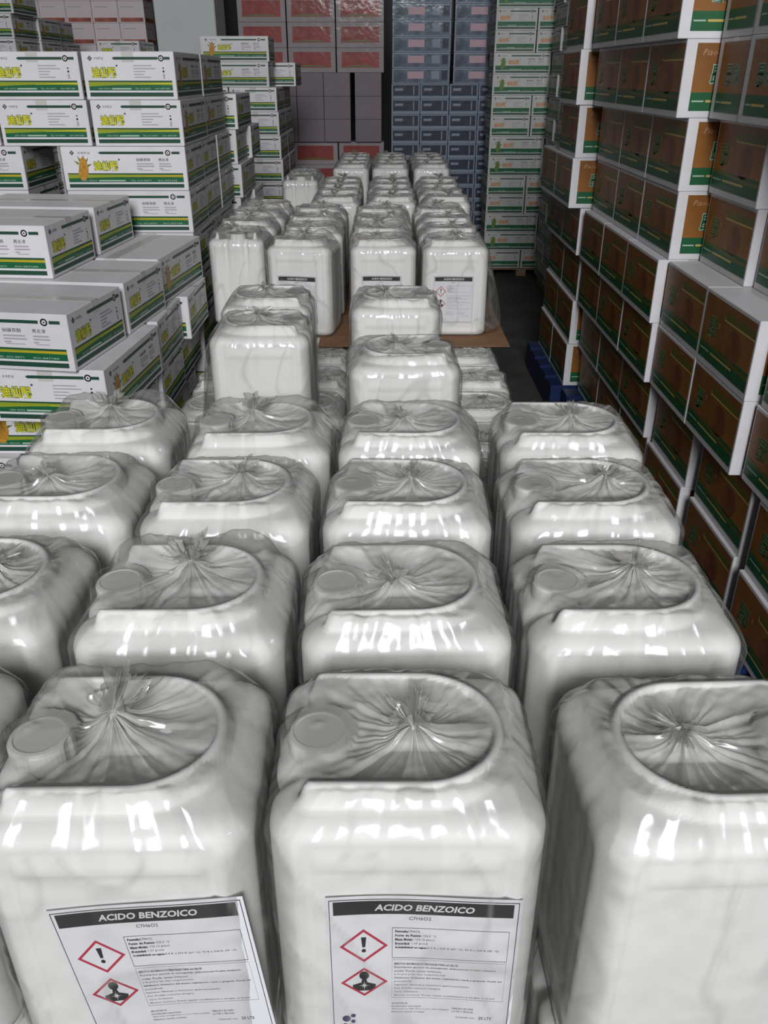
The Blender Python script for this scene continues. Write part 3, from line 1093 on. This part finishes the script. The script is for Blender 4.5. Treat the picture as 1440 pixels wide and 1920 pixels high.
    at = me.attributes.new('haze', 'FLOAT', 'POINT')
    at.data.foreach_set('value', Hz)
    me.update()
    return me


ME_C, ME_H, ME_K = make_container(), make_handle(), make_cap()
BAGS = [make_bag(1, (0.008, -0.012), 0.1, 1.0), make_bag(2, (-0.02, 0.012), 0.3, 1.2, back=0.012), make_bag(3, (0.03, 0.0), 0.2, 0.9),
        make_bag(4, (0.0, 0.025), 0.4, 1.2, back=0.02), make_bag(5, (-0.012, -0.022), 0.25, 0.8, back=0.008), make_bag(6, (0.018, 0.014), 0.4, 1.1),
        make_bag(7, (0.01, 0.01), 0.5, 1.3, flare=0.012, back=0.016), make_bag(8, (-0.03, 0.0), 0.5, 1.1, flare=0.012),
        make_bag(9, (0.0, 0.0), 0.1, 0.6, press=True), make_bag(10, (0.02, 0.01), 0.2, 0.6, press=True),
        make_bag(11, (0.01, 0.0), 0.3, 1.1, back=0.014, skirt=0.055)]


# ---- the printed label, several flat prints on one slightly wavy sheet of paper
LW, LH = 0.186, 0.205
LTOP, LMID = 0.281, 0.165      # height of the label's upper edge and of its middle


def make_label(tilt=0.0, wav=0.0, dx=0.0, dz=0.0, sc=1.0):
    ca, sa = math.cos(R(tilt)), math.sin(R(tilt))

    def fn(u, v, d):
        uu, vv = (u - LW / 2) * 1.085 * sc, LTOP - (LH - v) * 1.5 * sc - LMID
        x = uu * ca - vv * sa + dx
        z = uu * sa + vv * ca + LMID + dz
        z += wav * 0.004 * math.sin(u / LW * 3.6 + 0.3)
        y = -CD / 2 + 0.0030 - d - 0.0006 * (1 + math.sin(u / LW * 7 + v / LH * 3))
        return (x, y, z)
    parts = {}
    m = MB(); nx, ny = 16, 8
    V = [fn(LW * i / nx, LH - 0.157 + 0.157 * j / ny, 0) for j in range(ny + 1) for i in range(nx + 1)]
    F = [(j * (nx + 1) + i, j * (nx + 1) + i + 1, (j + 1) * (nx + 1) + i + 1, (j + 1) * (nx + 1) + i) for j in range(ny) for i in range(nx)]
    m.raw(V, F, M['paper'])
    parts['sheet'] = m.mesh('label', True)
    m = MB(); p = Panel(m, fn, 0.0002)
    p.frame(0.003, LW - 0.003, LH - 0.154, LH - 0.003, 0.0007, M['ink_black'], 2, 16)
    p.rect(0.007, LW - 0.008, LH - 0.0185, LH - 0.0050, M['ink_black'], 2, 16)
    parts['header_band'] = m.mesh('header_band')
    m = MB(); p = Panel(m, fn, 0.0002)
    p.text('ACIDO BENZOICO', 0.046, LH - 0.0148, 0.094, 0.0066, M['ink_white'], 4, offset=0.03, shear=0.25)
    parts['title_lettering'] = m.mesh('title_lettering')
    m = MB(); p = Panel(m, fn, 0.0002)
    p.text('C7H6O2', 0.079, LH - 0.0245, 0.021, 0.0032, M['ink_grey'], 2)
    bx0, bx1 = 0.063, LW - 0.010
    p.frame(bx0, bx1, LH - 0.066, LH - 0.033, 0.0004, M['ink_grey'], 2, 12)
    p.frame(bx0, bx1, LH - 0.112, LH - 0.068, 0.0003, M['grey_text'], 2, 12)
    t1 = ['Formula: C7H6O2', 'Punto de Fusion: 122,3 °C', 'Masa Molar: 122,12 g/mol', 'Densidad: 1,27 g/cm3', 'Solubilidad en agua: 3,4 K a 293 K (20 °C), 70 K a 368 K (95 °C)']
    for i, s in enumerate(t1):
        hd = s.split(':')[0] + ':'
        wl = 0.00158 * len(s)
        p.text(s, bx0 + 0.003, LH - 0.0378 - 0.0044 * i, min(wl, bx1 - bx0 - 0.006), 0.0023, M['ink_grey'], 3, res=1)
        p.text(hd, bx0 + 0.003, LH - 0.0378 - 0.0044 * i, min(wl, bx1 - bx0 - 0.006) * len(hd) / len(s), 0.0023, M['ink_black'], 4, offset=0.02, res=1)
    t2 = ['EFECTOS ADVERSOS POTENCIALES PARA LA SALUD', 'Descripcion general de emergencia: ¡Advertencia! Posible irritacion',
          'ocular. Puede causar irritacion', 'a la piel y las vias respiratorias', 'Inhalacion: Irritacion del tracto respiratorio, nariz y garganta. Puede ser',
          'perjudicial.', 'Ingestion: Nauseas y trastornos gastrointestinales', 'Piel: Posible reaccion alergica', 'Ojos: Irritacion', 'Efectos cronicos: Puede causar sensibilizacion y alergias en la piel']
    for i, s in enumerate(t2):
        wl = 0.00150 * len(s)
        bold = i in (0, 1, 4)
        p.text(s, bx0 + 0.0025, LH - 0.0735 - 0.00405 * i, min(wl, bx1 - bx0 - 0.005), 0.0021, M['ink_black' if bold else 'ink_grey'], 3, offset=0.012 if bold else 0.0, res=1)
    t3 = ['IMPORTADOR:', 'Distribuidor autorizado', 'Almacenar en lugar fresco y seco, bien ventilado', 'Mantener cerrado el envase']
    for i, s in enumerate(t3):
        p.text(s, bx0, LH - 0.1195 - 0.0034 * i, 0.00115 * len(s) + 0.004, 0.0018, M['ink_grey'], 3, res=1)
    for i, s in enumerate(('FABRICADO EN CHINA', 'LOTE Y FECHA')):
        p.text(s, bx0 + 0.062, LH - 0.124 - 0.0036 * i, 0.022, 0.0018, M['ink_grey'], 3, res=1)
    p.text('Contenido neto', bx0 + 0.066, LH - 0.1345, 0.020, 0.0018, M['ink_grey'], 3, res=1)
    p.text('20 LTS', bx0 + 0.090, LH - 0.1350, 0.013, 0.0032, M['ink_grey'], 3)
    parts['fine_print'] = m.mesh('fine_print')
    # two hazard diamonds
    for nm, vc in (('hazard_pictogram', LH - 0.052), ('hazard_pictogram_b', LH - 0.0925)):
        m = MB(); p = Panel(m, fn, 0.0002)
        uc, a, b = 0.0355, 0.0235, 0.0178 if nm == 'hazard_pictogram' else 0.0162
        tq = 0.84
        for q in range(4):
            e = [(a, 0), (0, b), (-a, 0), (0, -b)]
            (x0, y0), (x1, y1) = e[q], e[(q + 1) % 4]
            p.pts([(uc + x0, vc + y0), (uc + x1, vc + y1), (uc + x1 * tq, vc + y1 * tq), (uc + x0 * tq, vc + y0 * tq)], M['ink_red'], 2)
        if nm == 'hazard_pictogram':
            p.pts([(uc - 0.0026, vc + 0.0092), (uc + 0.0026, vc + 0.0092), (uc + 0.0014, vc - 0.0015), (uc - 0.0014, vc - 0.0015)], M['ink_black'], 2)
            p.disc(uc, vc - 0.0052, 0.0022, M['ink_black'], 2, 12, 0.0019)
        else:
            p.disc(uc, vc + 0.0075, 0.0050, M['ink_black'], 2, 16, 0.0046)
            p.pts([(uc - 0.0020, vc + 0.004), (uc + 0.0020, vc + 0.004), (uc + 0.0030, vc - 0.0005), (uc + 0.0118, vc - 0.003), (uc + 0.0112, vc - 0.0062), (uc + 0.0052, vc - 0.0098), (uc - 0.0052, vc - 0.0098), (uc - 0.0112, vc - 0.0062), (uc - 0.0118, vc - 0.003), (uc - 0.0030, vc - 0.0005)], M['ink_black'], 2)
            st = []
            for q in range(16):
                rr = 0.0056 if q % 4 == 0 else (0.0036 if q % 2 == 0 else 0.0011)
                st.append((uc + rr * math.cos(math.pi * q / 8), vc - 0.0035 + rr * math.sin(math.pi * q / 8)))
            p.pts(st, M['ink_white'], 4)
        parts[nm] = m.mesh('hazard_pictogram')
    # maker's mark: cluster of dots
    m = MB(); p = Panel(m, fn, 0.0002)
    for du, dv, r in ((0, 0, 0.0044), (0.0070, 0.0034, 0.0026), (0.0068, -0.0036, 0.0024), (-0.0016, -0.0085, 0.0030), (0.004, -0.0085, 0.002)):
        p.disc(0.0165 + du, LH - 0.1355 + dv, r, M['ink_violet'], 2, 16, r * 0.85)
    parts['maker_mark'] = m.mesh('maker_mark')
    return parts


LBL = {'a': make_label(0, 1.0, dx=0.017), 'b': make_label(5.5, 0.3, dx=0.040), 'c': make_label(0, 0.2, dx=-0.006, dz=-0.022, sc=0.86)}


def jerrycan(x, y, z, rz, bag, label, group, lab=None, sink=0.0, bag_rz=0, tilt=(0, 0)):
    e = empty('bagged_jerrycan', (x, y, z), rz)
    tag(e, label, 'jerrycan', group)
    c = link('container', ME_C, e)
    c.location.z = 0.003
    link('handle', ME_H, c)
    link('cap', ME_K, c)
    if lab:
        ps = LBL[lab]
        s = link('paper_label', ps['sheet'], e)
        s.location.z = 0.003
        s.location.y = -0.0012
        for k_, me in ps.items():
            if k_ != 'sheet':
                link('hazard_pictogram' if k_.startswith('hazard') else k_, me, s)
    b = link('plastic_bag', BAGS[bag], e)
    b.rotation_euler.z = R(bag_rz)
    return e


LZ = [0.012, 0.424, 0.836]     # three layers
PIT = 0.300
ZT = LZ[2]
rb = random.Random(11)
G1 = 'bagged jerrycans in the near block'


def top(x, yfront, rz=0, bag=None, label='', group=None, lab=None):
    """place on the top layer by the front face"""
    hd = CD / 2 if abs(rz) % 180 < 60 or abs(rz) % 180 > 120 else CW / 2
    bg_ = rb.randrange(6) if bag is None else bag
    return jerrycan(x, yfront + hd, ZT, rz, bg_, label, group, lab, bag_rz=0)


# near block, four rows
top(0.024, 0.562, 0, 0, 'bagged jerrycan in the first row with a straight ACIDO BENZOICO label', G1, 'a')
top(-0.274, 0.556, 1, 1, 'bagged jerrycan in the first row with a slanted ACIDO BENZOICO label', G1, 'b')
top(0.348, 0.546, 182, 2, 'bagged jerrycan in the first row with a blank ribbed face', G1)
top(-0.580, 0.575, 0, 3, 'bagged jerrycan in the first row, beyond the slanted label', G1, 'c')
rows = {2: 0.862, 3: 1.172, 4: 1.468}
xs_rows = {2: (-0.585, -0.274, 0.028, 0.335), 3: (-0.567, -0.266, 0.040, 0.352), 4: (-0.570, -0.250, 0.052, 0.372)}
bag_rows = {2: (2, 3, 4, 5), 3: (4, 5, 0, 2), 4: (3, 1, 4, 0)}
side_words = ('at its end by the white cartons', 'second from the white cartons', 'second from the orange cartons', 'at its end by the orange cartons')
row_words = {2: 'second row', 3: 'third row', 4: 'fourth row'}
for rw in (2, 3, 4):
    for i in range(4):
        rzz = rb.uniform(-2, 2)
        top(xs_rows[rw][i], rows[rw] + (0.0 if i else 0.02), rzz, bag_rows[rw][i], 'bagged jerrycan in the %s, %s' % (row_words[rw], side_words[i]), G1)

# four cans standing apart behind the near block
G2 = 'bagged jerrycans standing apart in the middle'
top(0.048, 1.985, 183, 5, 'bagged blank jerrycan standing alone behind the fourth row', G2)
top(0.036, 2.565, 180, 2, 'bagged jerrycan between the alone-standing blank one and the labelled row', G2)
top(-0.352, 2.25, 181, 10, 'bagged blank jerrycan, front one of the pair beside the loose carton pile', G2)
top(-0.372, 2.575, 180, 0, 'bagged jerrycan, rear one of the pair beside the loose carton pile', G2)

# third group on its cardboard sheet
G3 = 'bagged jerrycans on the cardboard sheet'
top(-0.348, 3.60, -8, 3, 'bagged jerrycan turned slightly with its label askew, next to the sideways one', G3, 'c')
top(-0.004, 3.61, 0, 4, 'bagged jerrycan with a half hidden label, middle of the labelled row', G3, 'c')
top(0.304, 3.60, 0, 10, 'bagged jerrycan with label and red hazard diamond at the cardboard edge', G3, 'c')
top(-0.650, 3.78, 88, 1, 'bagged jerrycan turned sideways showing its notched narrow end', G3)
for r_ in range(1, 4):
    for i, x in enumerate((-0.650, -0.335, -0.006, 0.298)):
        top(x + rb.uniform(-0.006, 0.006), 3.60 + 0.302 * r_ + (0.20 if i == 0 else 0.03 if i == 1 else 0), rb.choice((0, 180)) + rb.uniform(-1.5, 1.5), None,
            'bagged jerrycan, %s row behind the labelled ones, %s from the orange cartons' % (NTH[r_ - 1], NTH[3 - i]), G3)
# fourth group
G4 = 'bagged jerrycans in the third block'
for r_ in range(4):
    for i, x in enumerate((-0.285, 0.045, 0.352)):
        top(x + rb.uniform(-0.006, 0.006), 4.98 + 0.300 * r_, 180 + rb.uniform(-1.5, 1.5), None,
            'bagged jerrycan, %s row of the third block, %s from the orange cartons' % (NTH[r_], NTH[2 - i]), G4)
for r_ in range(2):
    top(-0.575, 6.08 + 0.30 * r_, 90 + rb.uniform(-1.5, 1.5), None, 'bagged jerrycan in the outer file of the third block, %s row' % NTH[r_], G4)
# fifth group
G5 = 'bagged jerrycans in the last block'
for r_ in range(4):
    for i, x in enumerate((-0.255, 0.055, 0.372)):
        top(x + rb.uniform(-0.006, 0.006), 6.90 + 0.30 * r_, 180 + rb.uniform(-1.5, 1.5), None,
            'bagged jerrycan, %s row of the last block, %s from the orange cartons' % (NTH[r_], NTH[2 - i]), G5)

# lower layers
for li, lw in ((0, 'bottom layer on the floor'), (1, 'middle layer')):
    y = 0.60 + CD / 2
    r_ = 0
    while y < 8.1:
        for i, x in enumerate((-0.59, -0.282, 0.028, 0.338)):
            if i == 0 and y > 6.4:
                continue
            jerrycan(x + rb.uniform(-0.004, 0.004), y, LZ[li], rb.choice((0, 180)) + rb.uniform(-1, 1), rb.choice((8, 9)),
                     ('bagged jerrycan in the %s, %s row, %s from the orange cartons' % (lw, NTH[r_], NTH[3 - i])) if li else 'bagged jerrycan in the bottom layer on the floor, under the others', 'bagged jerrycans in the ' + lw)
        y += 0.2985
        r_ += 1

# corrugated cardboard sheet between layers
mb = MB()
mb.box(-0.28, 0.535, 3.45, 4.80, LZ[1] + 0.4088, LZ[1] + 0.4116, M['kraft'], 0.001)
tag(mb.build('cardboard_sheet'), 'brown corrugated cardboard sheet under the labelled jerrycans', 'cardboard')
